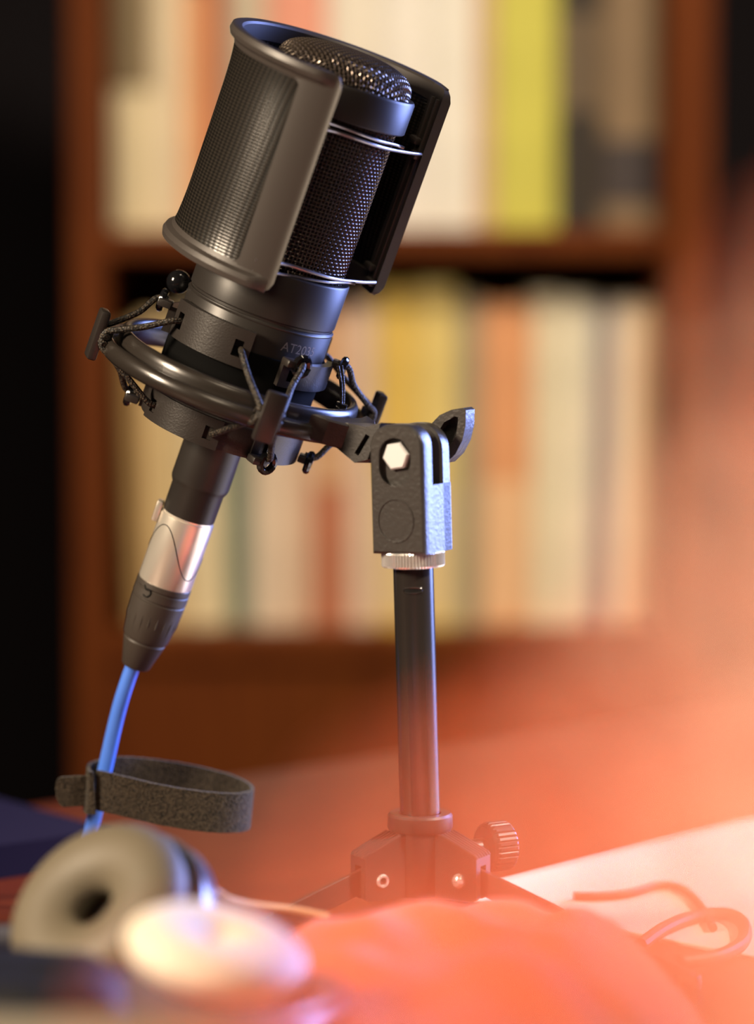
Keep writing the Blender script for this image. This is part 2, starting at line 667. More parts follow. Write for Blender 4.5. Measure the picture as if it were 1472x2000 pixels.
GU, GL = 'books on the upper shelf', 'books on the lower shelf'
CREAM, IVORY = (0.72, 0.62, 0.40), (0.80, 0.74, 0.60)
upper = [
    (224, 300, 0.30, CREAM, 'cream book beside the left side panel on the upper shelf', ((0.32, 0.62, (0.20, 0.15, 0.08)),)),
    (302, 357, 0.29, (0.75, 0.64, 0.45), 'plain cream book second from left on the upper shelf', ()),
    (359, 412, 0.27, (0.72, 0.36, 0.18), 'salmon-orange book with dark top left of the pop filter', ((0.62, 0.9, (0.06, 0.03, 0.03)),)),
    (414, 442, 0.28, (0.40, 0.09, 0.03), 'thin rust-red book at the left edge of the pop filter', ()),
    (444, 522, 0.30, (0.55, 0.48, 0.36), 'grey-beige book above the rim of the pop filter', ()),
    (524, 638, 0.30, (0.78, 0.34, 0.24), 'pink-red book above the microphone grille', ()),
    (640, 742, 0.30, (0.80, 0.75, 0.64), 'broad ivory book right of the pink-red book', ()),
    (744, 838, 0.30, (0.84, 0.81, 0.74), 'white book right behind the microphone grille', ()),
    (840, 926, 0.30, (0.82, 0.80, 0.72), 'white book left of the thin tan book', ()),
    (928, 962, 0.29, (0.62, 0.42, 0.24), 'thin tan book left of the yellow-green book', ()),
    (964, 1084, 0.30, (0.58, 0.56, 0.10), 'yellow-green book on the upper shelf', ()),
    (1086, 1172, 0.27, (0.035, 0.028, 0.022), 'black book right of the yellow-green book', ((0.30, 0.55, (0.12, 0.085, 0.05)),)),
    (1174, 1284, 0.28, (0.22, 0.15, 0.085), 'brown book beside the right side panel on the upper shelf', ((0.06, 0.22, (0.04, 0.03, 0.03)),)),
]
for a, b, h, c, lab, bands in upper:
    book('book', bx(a), bx(b), zu + 0.0003, h, 0.17, YB + 0.036, c, lab, GU, bands=bands)


def hz(py):
    return atY(736, py, YB + 0.036).z - zl


lower = [
    (242, 278, 640, (0.42, 0.26, 0.10), 'brown leaning book at the left end of the lower shelf', -0.036, ()),
    (282, 350, 620, (0.66, 0.50, 0.26), 'tan book second from left on the lower shelf', -0.034, ()),
    (357, 432, 600, (0.78, 0.66, 0.42), 'cream book behind the silver plug on the lower shelf', -0.028, ()),
    (440, 486, 640, (0.20, 0.25, 0.19), 'dark green-grey thin book on the lower shelf', -0.02, ()),
    (492, 560, 600, (0.74, 0.60, 0.46), 'pale pinkish book right of the green-grey book', 0, ()),
    (562, 606, 620, (0.70, 0.50, 0.36), 'beige-pink book left of the brick-red book', 0, ()),
    (608, 676, 610, (0.48, 0.17, 0.09), 'brick-red book left of the stand head', 0, ((0.45, 0.98, (0.60, 0.36, 0.20)),)),
    (678, 732, 590, (0.74, 0.55, 0.42), 'pale rose book just left of the stand head', 0, ()),
    (736, 816, 562, (0.74, 0.52, 0.12), 'golden yellow book right above the stand head', 0, ((0.03, 0.45, (0.72, 0.56, 0.30)),)),
    (818, 892, 556, (0.78, 0.62, 0.22), 'bright yellow book right of the golden one', 0, ((0.03, 0.40, (0.74, 0.58, 0.30)),)),
    (894, 938, 580, (0.38, 0.33, 0.22), 'grey-olive thin book between yellow and salmon books', 0, ()),
    (940, 1038, 592, (0.76, 0.36, 0.17), 'salmon-orange book on the lower shelf', 0, ((0.02, 0.45, (0.80, 0.50, 0.28)),)),
    (1040, 1100, 574, (0.80, 0.72, 0.52), 'ivory book right of the salmon-orange book', 0, ()),
    (1102, 1158, 582, (0.82, 0.77, 0.60), 'off-white book left of the grey-violet book', 0, ()),
    (1160, 1190, 600, (0.24, 0.22, 0.26), 'thin grey-violet book on the lower shelf', 0, ()),
    (1192, 1242, 590, (0.72, 0.62, 0.48), 'cream book right of the grey-violet book', 0, ()),
    (1244, 1280, 596, (0.74, 0.52, 0.30), 'tan book beside the right side panel on the lower shelf', 0, ()),
]
for a, b, pt, c, lab, lean, bands in lower:
    xa, xb = bx(a), bx(b)
    if lean:
        sh = -sin(lean) * hz(pt) * 0.5
        book('book', xa + sh, xb + sh, zl + 0.0003 + abs(sin(lean)) * (xb - xa) / 2, hz(pt), 0.16, YB + 0.036, c, lab, GL, lean=lean, bands=bands)
    else:
        book('book', xa, xb, zl + 0.0003, hz(pt), 0.16, YB + 0.036, c, lab, GL, bands=bands)

# ------------------------------------------------------------------ desk
A = atZ(60, 1570, 0)
B = atZ(1000, 1437, 0)
e1 = (B - A).normalized()
e2 = Vector((e1.y, -e1.x, 0))              # towards the camera and to the right
DM = frame(A, e1, -e2, (0, 0, 1))          # desk frame: x along the back edge, y away from the room
desk = thing('desk', 'red-brown wooden desk top under the tripod stand', 'desk', DM)
part('desk_top', slab(-0.75, 1.0, -1.05, 0, -0.03, 0, 0.004), M_DESK, desk, DM, mm=False)
for sx in (-0.68, 0.93):
    for sy in (-0.98, -0.07):
        part('leg', slab(sx - 0.03, sx + 0.03, sy - 0.03, sy + 0.03, FLOOR, -0.03, 0.003), M_DESK, desk, DM, mm=False)

S0 = atZ(930, 1732, 0.0015)
S1 = atZ(1472, 1600, 0.0015)
s1 = (S1 - S0).normalized()
SM = frame((S0.x, S0.y, 0.0002), s1, (-s1.y, s1.x, 0), (0, 0, 1))
mt = part('desk_mat', slab(-0.02, 0.42, -0.40, 0, 0, 0.0015, 0.0004), M_WHITE, None, SM, mm=False)
tag(mt, 'brightly lit white sheet on the desk right of the tripod', 'desk mat')

# ================================================================== MICROPHONE FRAME
th_i, th_d = radians(20.2), radians(12.6)
ax = CR * (cos(th_d) * sin(th_i)) + CU * (cos(th_d) * cos(th_i)) - CF * sin(th_d)
px_ = CR * cos(th_i) - CU * sin(th_i)
MO = W(513, 595, 1.0)
MIC = frame(MO, px_, ax.cross(px_), ax)     # x right, y away from camera, z along the microphone, origin at the body groove


def micpos(v):
    return MIC @ (Vector(v) * 0.001)


# ------------------------------------------------------------------ microphone
mic = thing('microphone', 'black side-address condenser microphone with woven wire grille, tilted in shock mount', 'microphone', MIC @ Matrix.Translation((0, 0, -0.079)))
RB = 26.0
part('body', lathe([(9.9, -41), (22, -41), (25.4, -38), (RB, -34), (RB, -1.6), (25.7, -1.0), (25.2, -0.9), (25.2, -0.1), (25.7, 0.0), (RB, 0.4),
                    (RB, 15.4), (25.6, 16.0), (23.6, 16.2), (23.2, 15.6), (20, 15.6)], 96), M_BODY, mic, MIC)
part('groove_ring', lathe([(25.75, -2.2), (26.15, -2.1), (26.25, -1.7), (26.0, -1.4)], 96), M_BODY, mic, MIC)
part('stem', lathe([(1, -41), (10.4, -41.0), (10.4, -66.0), (10.1, -67.2), (9.35, -68.6), (9.3, -78.2), (9.0, -79.0), (8.2, -79), (8.2, -75), (1, -75)], 64), M_BODY, mic, MIC)
part('grille_core', lathe([(0.1, 15.7), (21.6, 15.7), (21.6, 83), (20.6, 86), (17.5, 88.4), (10, 89.7), (0.1, 90.0)], 64), M_BLACK, mic, MIC)
part('grille_band', lathe([(22.8, 70.6), (25.6, 70.6), (26.0, 71.0), (26.0, 81.2), (25.5, 82.0), (24.4, 82.2), (23.6, 81.6), (22.8, 81)], 96), M_BODY, mic, MIC)


def weave_cylinder(R, z0, z1, nth, nz, wr, amp, a0, a1):
    g = G()
    span = radians(a1 - a0)
    dz = (z1 - z0) / nz
    for i in range(nth + 1):                        # upright wires
        a = radians(a0) + span * i / nth
        pts = []
        for j in range(nz * 2 + 1):
            ph = 1 if (i % 2 == 0) else -1
            r = R + ph * amp * cos(pi * j / 2.0)
            z = z0 + dz * j / 2
            pts.append((r * cos(a), r * sin(a), z))
        g.add(tube(pts, wr, 4, caps=False))
    for j in range(nz + 1):                         # round wires
        pts = []
        for i in range(nth * 2 + 1):
            ph = -1 if (j % 2 == 0) else 1
            a = radians(a0) + span * i / (2 * nth)
            r = R + ph * amp * cos(pi * i / 2.0)
            pts.append((r * cos(a), r * sin(a), z0 + dz * j))
        g.add(tube(pts, wr, 4, caps=False))
    return g


part('grille_mesh', weave_cylinder(23.0, 16.0, 71.0, 110, 42, 0.25, 0.25, -180, 180), M_WIRE, mic, MIC, kind='stuff')


def dome_weave():
    # profile from apex to rim, by arc length
    prof = []
    n = 4.0
    R, H, z0 = 23.3, 10.0, 81.2
    for k in range(200):
        a = pi / 2 * k / 199
        prof.append((R * (sin(a) ** (2 / 2.9)), z0 + H * (cos(a) ** (2 / 2.9))))
    s = [0]
    for k in range(1, 200):
        s.append(s[-1] + sqrt((prof[k][0] - prof[k - 1][0]) ** 2 + (prof[k][1] - prof[k - 1][1]) ** 2))
    S = s[-1]

    def pos(a, b, h):
        q = min(sqrt(a * a + b * b), S)
        lo, hi = 0, 199
        while hi - lo > 1:
            m = (lo + hi) // 2
            if s[m] <= q:
                lo = m
            else:
                hi = m
        t = (q - s[lo]) / max(1e-9, s[hi] - s[lo])
        r = prof[lo][0] + t * (prof[hi][0] - prof[lo][0])
        z = prof[lo][1] + t * (prof[hi][1] - prof[lo][1])
        dr, dz = prof[hi][0] - prof[lo][0], prof[hi][1] - prof[lo][1]
        L = sqrt(dr * dr + dz * dz)
        nr, nz = -dz / L, dr / L
        r += nr * h
        z += nz * h
        an = atan2(b, a)
        return (r * cos(an), r * sin(an), z)
    g = G()
    P = 1.45
    N = int(S / P)
    for d in (0, 1):
        for i in range(-N, N + 1):
            c = i * P
            m = int(sqrt(max(0, S * S - c * c)) / P)
            if m < 1:
                continue
            pts = []
            for j in range(-2 * m, 2 * m + 1):
                ph = 1 if (i + d) % 2 == 0 else -1
                h = ph * 0.32 * cos(pi * j / 2.0)
                q = j * P / 2
                pts.append(pos(c, q, h) if d == 0 else pos(q, c, h))
            g.add(tube(pts, 0.36, 5, caps=False))
    return g


part('grille_dome', dome_weave(), M_WIRE, mic, MIC @ Matrix.Rotation(radians(28), 4, 'Z'), kind='stuff')
part('model_lettering', text_geo('AT2035', 4.6, 26.06, -46, -7.2), M_PRINT, mic, MIC, smooth=0)

# ------------------------------------------------------------------ pop filter
pf = thing('pop_filter', 'curved grey pop filter screen wrapped around the microphone grille', 'pop filter', MIC @ Matrix.Translation((-0.038, 0, 0.012)))
PFM = MIC @ Matrix.Translation((0, 0, 0.05)) @ Matrix.Rotation(radians(3.6), 4, 'X') @ Matrix.Translation((0, 0, -0.05))
RP = 37.6
A0, A1 = 22.0, 275.0
Z0, Z1 = 12.6, 88.0
NA = 90


def pf_rim(z, up):
    # outward flaring lip
    s = 1 if up else -1
    loop = [(RP - 0.8, z - s * 6.0), (RP + 0.6, z - s * 6.0), (RP + 1.2, z - s * 4.4), (RP + 2.9, z - s * 3.4), (RP + 3.6, z - s * 1.8), (RP + 3.2, z), (RP + 2.2, z + s * 0.4),
            (RP - 0.2, z + s * 0.1), (RP - 0.9, z - s * 0.6)]
    v, f = lathe(loop if up else loop[::-1], NA, A0 + 4, A1 - 3, closed=True)
    out = []
    for x, y, zz in v:
        r, a = sqrt(x * x + y * y), math.degrees(atan2(y, x)) % 360
        t = min(1, max(0, (a - A0 - 4) / 16), max(0, (A1 - 3 - a) / 9))
        t = t * t * (3 - 2 * t)
        if r > RP + 0.9:
            k = (RP + 0.9 + (r - RP - 0.9) * t) / r
            x, y = x * k, y * k
        out.append((x, y, zz))
    return out, f


part('top_rim', pf_rim(Z1, True), M_FRAME, pf, PFM)
part('bottom_rim', pf_rim(Z0, False), M_FRAME, pf, PFM)


def pf_bar(a_edge, a_in):
    """upright end bar, a curved plate with rounded outer corners and an outer flange"""
    g = G()
    n = 14
    th = [a_edge + (a_in - a_edge) * i / n for i in range(n + 1)]
    rc = 4.0
    v = []
    cols = []
    for i, a in enumerate(th):
        s = radians(abs(a - a_edge)) * RP
        cut = rc - sqrt(max(0, rc * rc - (rc - s) ** 2)) if s < rc else 0
        cols.append((a, Z0 - 0.2 + cut, Z1 + 0.2 - cut, s))
    for a, z0, z1, s in cols:
        lip = 1.2 * max(0, 1 - s / 2.2) ** 2
        for z in (z0, z1):
            for r in (RP - 0.9 - lip * 0.3, RP + 0.9 + lip):
                v.append((r * cos(radians(a)), r * sin(radians(a)), z))
    f = []
    for i in range(n):
        a, b = i * 4, (i + 1) * 4
        for q in ((0, 1), (1, 3), (3, 2), (2, 0)):
            f.append((a + q[0], b + q[0], b + q[1], a + q[1]))
    f.append((0, 1, 3, 2))
    f.append((n * 4, n * 4 + 2, n * 4 + 3, n * 4 + 1))
    if a_in > a_edge:
        f = [q[::-1] for q in f]
    return v, f


part('end_bar', pf_bar(A1, A1 - 20.5), M_FRAME, pf, PFM, smooth=50)
part('end_bar', pf_bar(A0, A0 + 16), M_FRAME, pf, PFM, smooth=50)
# inner rib and clip sockets of the far bar
g = G()
for a in (27.0, 33.0):
    m = Matrix.Rotation(radians(a), 4, 'Z')
    g.add(rbox((RP - 1.4, 0, 50), (1.4, 1.0, 68), 0.3), m)
part('bar_rib', g, M_FRAME, pf, PFM)
ZW = (66.0, 19.0)
for zc in ZW:
    for dz in (1.8, -2.6):
        m = Matrix.Rotation(radians(28 if dz < 0 else 34), 4, 'Z')
        part('clip_socket', rbox((RP - 2.2, 0, zc + dz), (2.8, 5.0, 2.6), 0.7), M_FRAME, pf, PFM @ Matrix.Rotation(radians(28 if dz < 0 else 34), 4, 'Z'))
# screen
prof = []
for k in range(17):
    u = k / 16
    prof.append((RP - 0.35 + 1.3 * abs(2 * u - 1) ** 5, Z0 + 3.5 + (Z1 - Z0 - 7) * u))
part('mesh_screen', lathe(prof, 120, A0 + 12, A1 - 14), M_SCREEN, pf, PFM)
# corner fillets of the near window
for zc, s_ in ((Z0 + 5.2, 1), (Z1 - 5.2, -1)):
    g = G()
    n = 5
    r = RP + 0.75
    ac = A1 - 20.0
    ra = 4.0
    pts = [(ac, zc)]
    for k in range(n + 1):
        t = radians(90 * k / n)
        pts.append((ac - math.degrees((ra - ra * sin(t)) / RP), zc + s_ * (ra - ra * cos(t))))
    for a, z in pts:
        g.v.append((r * cos(radians(a)), r * sin(radians(a)), z))
    for k in range(1, n + 1):
        q = (0, k, k + 1)
        g.f.append(q if s_ > 0 else q[::-1])
    part('window_corner', g, M_FRAME, pf, PFM)

for zc in ZW:
    pts = []
    pol = [(-98, 36.5, 0.4), (-93, 33, 0.5), (-86, 27.5, 0.6), (-76, 24.5, 0.6), (-60, 24.0, 0.4), (-40, 24.0, 0.0), (-20, 24.2, -0.4), (-4, 26.0, -0.5), (10, 30.5, -0.4), (21, 35.5, -0.3)]
    for a, r, dz in pol:
        pts.append((r * cos(radians(a)), r * sin(radians(a)), zc + dz))
    pol2 = [(-98, 36.2, 3.4), (-92, 32, 3.2), (-84, 27.0, 2.9), (-72, 24.4, 2.6), (-56, 23.9, 2.2), (-36, 23.9, 1.7), (-16, 24.1, 1.4), (-6, 25.4, 1.2), (-3, 27.4, 1.0)]
    p2 = [(r * cos(radians(a)), r * sin(radians(a)), zc + (dz if zc > 40 else -dz)) for a, r, dz in pol2]
    w = part('wire_clip', tube(catmull(pts, 6), 0.62, 8), M_CLIPWIRE, pf, MIC, label='shiny steel wire clip')
    part('wire_strand', tube(catmull(p2, 6), 0.55, 8), M_CLIPWIRE, w, MIC, root=pf)

# ------------------------------------------------------------------ shock mount
sm = thing('shock_mount', 'black spider shock mount with braided elastic cords holding the microphone', 'shock mount', MIC @ Matrix.Translation((0, 0, -0.048)))
ZR = -26.5                                   # plane of the outer ring
part('inner_sleeve', lathe([(26.3, -46), (27.3, -46), (27.3, -12.6), (26.9, -12), (26.2, -12)], 80), M_SLEEVE, sm, MIC)
POSTS = (199, 290, 18, 109)
MIDS = (243, 333, 63, 153)


def collar(mid, z0, z1, r0=27.2, r1=29.9, half=33.0):
    th = [mid - half, mid - half + 5.5, mid - half + 11.5] + [mid - half + 11.5 + (2 * half - 23) * i / 8 for i in range(1, 9)] + [mid + half - 5.5, mid + half]
    th = sorted(set(th))
    n = len(th) - 1
    ts = [z0, z0 + (z1 - z0) * 0.26, z1 - (z1 - z0) * 0.30, z1]

    def mask(i, j):
        if j == 1 and (i == 1 or i == n - 2):
            return False
        return True
    return shell_sector(r0, r1, th, ts, mask)


UZ, LZ = (-18.0, -5.0), (-47.6, -37.2)
for k, mid in enumerate(MIDS):
    part('upper_collar', collar(mid, *(UZ if k % 2 == 0 else (-20.0, -11.0))), M_MOUNT, sm, MIC, smooth=25)
    part('lower_collar', collar(mid, *LZ, 26.4, 28.9), M_MOUNT, sm, MIC, smooth=25)
part('lower_rim', lathe([(26.4, -47.2), (27.9, -47.2), (27.9, -38.0), (27.2, -36.5), (26.4, -36.0)], 80), M_MOUNT, sm, MIC)
part('bottom_plate', lathe([(10.6, -46.6), (27.5, -46.6), (27.5, -45.4), (10.6, -45.4)], 64, closed=True), M_MOUNT, sm, MIC)

ring_prof = [(41.4, -4.0), (42.4, -4.8), (44.8, -4.8), (45.4, -4.2), (46.2, -4.6), (47.2, -5.6), (49.4, -5.8), (50.8, -4.6), (51.2, -2.4), (50.7, -0.4), (49.6, 0.5), (48.2, 0.4),
             (47.0, -0.6), (46.2, -1.8), (45.5, -1.6), (45.5, 1.6), (45.2, 3.4), (44.2, 4.6), (42.8, 4.7), (41.7, 3.8), (41.2, 2.0)]
ring_prof = [(r * 0.95, z) for r, z in ring_prof]
part('outer_ring', lathe(ring_prof, 120, closed=True, zoff=ZR), M_RING, sm, MIC, smooth=50)
for k, a in enumerate(POSTS):
    m = MIC @ Matrix.Rotation(radians(a), 4, 'Z')
    part('cord_post', G().add(rbox((51.2, 0, ZR + 0.3), (3.4, 7.2, 17.5), 0.9)).add(rbox((48.6, 0, ZR), (4.5, 4.2, 5.5), 0.6)), M_MOUNT, sm, m)


def cyl(a, r, z):
    return (r * cos(radians(a)), r * sin(radians(a)), z)


# hooks with cord ends on the two collars beside the stand arm and behind
for mid in (333, 153):
    for e, s in ((mid - 27, 1), (mid + 27, -1)):
        for zz, zs in ((-10.8, 1), (-46.0, -1)):
            m = MIC @ Matrix.Rotation(radians(e), 4, 'Z')
            hook = part('cord_hook', G().add(rbox((31.6, -s * 1.4, zz), (5.0, 6.0, 2.6), 0.5)), M_MOUNT, sm, m)
            tp = [(33.2, s * 1.6 + 2.5 * cos(t), zz + 2.9 * sin(t)) for t in [2 * pi * k / 18 for k in range(18)]]
            part('cord_loop', tube(tp, 1.35, 8, loop=True), M_BALL, hook, m, root=sm)
# glossy cord stopper beside the left post
part('cord_stopper', G().add(ball(cyl(166, 31.5, -4.0), 4.2, 18, 12)).add(rbox(cyl(150, 28.5, -2.0), (5, 4, 3), 0.6)), M_BALL, sm, MIC)

for k, pa in enumerate(POSTS):
    for side in (-1, 1):
        for zz, lv in ((UZ[0] + 6.0, 1), (LZ[1] - 5.0, -1)):
            e = pa + side * (45 - 33 + 8)
            rin = 29.6 if lv > 0 else 28.6
            if (k in (0, 2)) == (side == -1):
                rin = 32.5
                e = pa + side * (45 - 33 + 7)
                zz += 2.0 * lv
            bow = 2.2 * side
            pts = [cyl(e, rin - 1.5, zz), cyl(e - side * 1.5, rin + 2.5, zz - lv * 0.4),
                   cyl(pa + side * 11.5, 39.0, ZR + lv * (abs(zz - ZR) * 0.62)),
                   cyl(pa + side * 6.6, 46.0, ZR + lv * 4.9),
                   cyl(pa + side * 4.6, 49.6, ZR + lv * 2.6),
                   cyl(pa + side * 3.9, 50.2, ZR - lv * 1.5)]
            part('elastic_cord', tube(catmull(pts, 6), 1.12, 10), M_CORD, sm, MIC)
    # cord wound behind the post head
    for dz in (-1.6, 1.0):
        w = [cyl(pa + q, 49.1 + 0.4 * cos(radians(q * 12)), ZR + dz + 0.5 * sin(radians(q * 30))) for q in (-6, -4, -2, 0, 2, 4, 6)]
        part('cord_winding', tube(catmull(w, 4), 1.1, 10), M_CORD, sm, MIC)

# thin cord pair with a toggle inside the ring
toggle = part('cord_toggle', rbox(cyl(-14, 38.5, -22.5), (4, 4, 3), 0.4), M_BALL, sm, MIC)
for q in (-1, 1):
    part('thin_cord', tube(catmull([cyl(-14 + q * 1.6, 38.5, -21), cyl(-15 + q * 1.9, 36.5, -15), cyl(-16 + q * 3, 33.5, -9)], 6), 0.55, 8), M_CORD, sm, MIC)

# ------------------------------------------------------------------ stand frame
PB = W(820, 1590, 0.98)
T0 = W(806, 1077, 0.98)
k_ = PB.y / ray(806, 1077).y
PT = CAMP + ray(806, 1077) * k_
pz = (PT - PB).normalized()
YAW = radians(28)
hx = Vector((cos(YAW), -sin(YAW), 0))
hx = (hx - pz * hx.dot(pz)).normalized()
HEAD = frame(PT, hx, pz.cross(hx), pz)      # x along the front face, y into depth, z up
BASE = Matrix.Translation((PB.x, PB.y, 0))
pole_len = (PT - PB).length * 1000
PIV = HEAD @ Vector((-0.0005, -0.0, 0.0325))

st = thing('microphone_stand', 'black mini tripod microphone stand with swivel head on the desk', 'microphone stand', BASE)


def head_outline(w, h, r, n=8):
    return [(-w, 0), (w, 0)] + arc_pts(w - r, h - r, r, 0, 90, n) + arc_pts(-w + r, h - r, r, 90, 180, n)


def stadium(cx, z0, z1, r, n=10):
    return arc_pts(cx, z1 - r, r, 0, 180, n) + arc_pts(cx, z0 + r, r, 180, 360, n)


RX = Matrix.Rotation(radians(90), 4, 'X')    # prism z -> -y, prism y -> z
g = G()
ol = head_outline(9.9, 43.0, 7.6)
hole = stadium(-0.5, 22.5, 38.6, 5.9)
# front plate: rim layer with recess, then solid layer
g.add(prism(offset_loop(ol, 1.0), 9.2, 10.4, [hole]), RX)
v1, f1 = [], []
inset = offset_loop(ol, 1.0)
n = len(ol)
v1 = [(x, y, 9.2) for x, y in inset] + [(x, y, 8.2) for x, y in ol] + [(x, y, 7.2) for x, y in ol]
v1 = [(x, y, 10.4) for x, y in inset] + [(x, y, 9.9) for x, y in offset_loop(ol, 0.3)] + [(x, y, 8.9) for x, y in ol] + [(x, y, 7.2) for x, y in ol]
for a in range(3):
    for i in range(n):
        j = (i + 1) % n
        f1.append(((a + 1) * n + i, (a + 1) * n + j, a * n + j, a * n + i))
g.add((v1, f1), RX)
g.add(prism(ol, 3.6, 8.0), RX)
low = [(-9.9, 0), (9.9, 0), (9.9, 22.6), (-9.9, 22.6)]
g.add(prism(low, -9.6, 3.6, bev=0), RX)
ol2 = head_outline(9.9, 42.6, 8.6)
g.add(prism(ol2, -9.8, -3.4, bev=0.8), RX)
part('swivel_head', g, M_HEAD, st, HEAD, smooth=40)
part('emblem_ring', tube([(6.5 * cos(t) - 0.6, -10.45, 11.2 + 7.1 * sin(t)) for t in [2 * pi * k / 48 for k in range(48)]], 0.28, 6, loop=True), M_HEAD, st, HEAD)
hexo = [(4.9 * cos(radians(60 * k + 8)), 4.9 * sin(radians(60 * k + 8))) for k in range(6)]
part('hex_bolt', prism(hexo, 6.6, 9.9, bev=0.55), M_BOLT, st, HEAD @ Matrix.Translation((-0.0005, 0, 0.0325)) @ RX, label='white-silver hex bolt head')
lever = [(-3, 31), (2.5, 28.5), (6.0, 28.5), (9.5, 31.5), (12.2, 36), (13.6, 41), (13.9, 46.2), (12.8, 47), (8.5, 46.4), (4, 44.6), (0, 41), (-3, 37)]
lhole = [(4.5, 35.5), (8.0, 34.8), (10.0, 38), (11.0, 43.8), (9.6, 44.2), (5.6, 42.2), (3.2, 39)]
part('tightening_lever', G().add(prism(lever, -21, -14.5, [lhole]), RX).add(prism(offset_loop(lever, 0.2), -20.8, -19.4), RX), M_HEAD, st, HEAD, smooth=30)
part('lever_pin', lathe([(0.1, 0), (3.2, 0), (3.2, 8), (0.1, 8)], 20), M_CHROME, st, HEAD @ Matrix.Translation((-0.0005, 0.0075, 0.0325)) @ Matrix.Rotation(radians(-90), 4, 'X'))
# knurled ring
kp = []
nk = 64
v, f = [], []
lay = [(8.0, -4.9, 0), (10.2, -4.9, 0), (10.6, -4.4, 1), (10.6, -0.3, 1), (10.2, 0.2, 0), (6.0, 0.2, 0)]
for r, z, kn in lay:
    for i in range(nk * 2):
        rr = r - (0.45 if (kn and i % 2) else 0)
        a = pi * i / nk
        v.append((rr * cos(a), rr * sin(a), z))
for q in range(len(lay) - 1):
    for i in range(nk * 2):
        j = (i + 1) % (nk * 2)
        f.append((q * nk * 2 + i, q * nk * 2 + j, (q + 1) * nk * 2 + j, (q + 1) * nk * 2 + i))
part('knurled_ring', (v, f), M_CHROME, st, HEAD, smooth=20, label='silver knurled lock ring')
pole = part('pole', lathe([(6.75, -pole_len - 4), (6.75, -4.6), (5.0, -4.5)], 64), M_POLE, st, HEAD)
# slot near the top of the pole, facing the camera
MS = HEAD @ Matrix.Rotation(YAW + radians(-4), 4, 'Z')
sl = []
for k in range(28):
    t = 2 * pi * k / 28
    xx = 3.0 * max(-1, min(1, 1.25 * cos(t)))
    zz = 0.95 * sin(t)
    rr = 6.72
    sl.append((xx, -sqrt(rr * rr - xx * xx), -12.4 + zz))
part('slot_rim', tube(sl, 0.28, 6, loop=True), M_POLE, pole, MS, root=st)
vv, ff = [], []
for k in range(11):
    xx = -3.0 + 6.0 * k / 10
    for zz in (-0.9, 0.9):
        vv.append((xx, -sqrt(6.79 ** 2 - xx * xx), -12.4 + zz))
for k in range(10):
    ff.append((2 * k, 2 * k + 2, 2 * k + 3, 2 * k + 1))
part('slot_shade', (vv, ff), M_BLACK, pole, MS, root=st)  # black patch laid on the pole for the shade inside the slot

# hub: collar, column, three arms
ZC = PB.z * 1000                             # top of the hub collar
part('hub_collar', lathe([(6.8, ZC - 1.0), (7.2, ZC + 0.6), (10.2, ZC + 0.6), (10.9, ZC - 0.2), (11.0, ZC - 4.2), (10.4, ZC - 5.2), (7, ZC - 5.2)], 64), M_HUB, st, BASE)
part('hub_column', lathe([(0.1, 22), (9.5, 22), (9.8, 22.5), (9.8, ZC - 4.6), (0.1, ZC - 4.6)], 48), M_HUB, st, BASE)
RF = 100.0
for q, az in enumerate((210, 330, 90)):
    Mz = BASE @ Matrix.Rotation(radians(az), 4, 'Z')
    za, zb = ZC - 5.4, ZC - 11.5
    side = [(3, 22), (22.6, 22), (24, 23), (24, zb - 0.4), (23.4, zb + 0.3), (10.2, za), (3, za)]
    # prism in x-z plane; slot for the leg at the outer lower end
    g = G()
    g.add(prism(side, 1.9, 4.9), RX)
    g.add(prism(side, -4.9, -1.9), RX)
    inner = [(3, 22), (12, 22), (12, 31), (24, 33.6), (24, zb - 0.4), (23.4, zb + 0.3), (10.2, za), (3, za)]
    g.add(prism(inner, -1.9, 1.9), RX)
    for r in range(6):
        yy = -4.3 + 8.6 * r / 5
        g.add(tube([(10.4, yy, za - 0.05), (23.3, yy, zb + 0.35), (24.0, yy, zb - 0.6)], 0.6, 6))
    part('hub_arm', g, M_HUB, st, Mz, smooth=30)
    leg = [(14, 26), (20, 25.0), (RF - 5, 1.5), (RF, 1.5), (RF, 7.0), (23, 32.4), (14, 31)]
    lg = part('leg', prism(leg, -1.1, 1.1, bev=0.2), M_HUB, st, Mz @ RX, smooth=30)
    part('rubber_foot', rbox((RF - 1, 0, 3.0), (7, 5, 6.0), 1.2), M_BALL, lg, Mz, root=st)
    for s in (-1, 1):
        Ms = Mz @ Matrix.Translation((0.0175, s * 0.0049, 0.0285)) @ Matrix.Rotation(radians(-90 * s), 4, 'X')
        if q == 0:
            part('pivot_pin', lathe([(1.1, -0.4), (1.3, 0.7), (2.0, 0.9), (2.4, 0.4), (2.4, -0.6)], 24), M_CHROME, st, Ms)
        else:
            part('pivot_pin', lathe([(2.6, -0.5), (2.6, 0.2), (2.2, 1.1), (1.3, 1.7), (0.1, 1.9)], 24), M_CHROME, st, Ms)
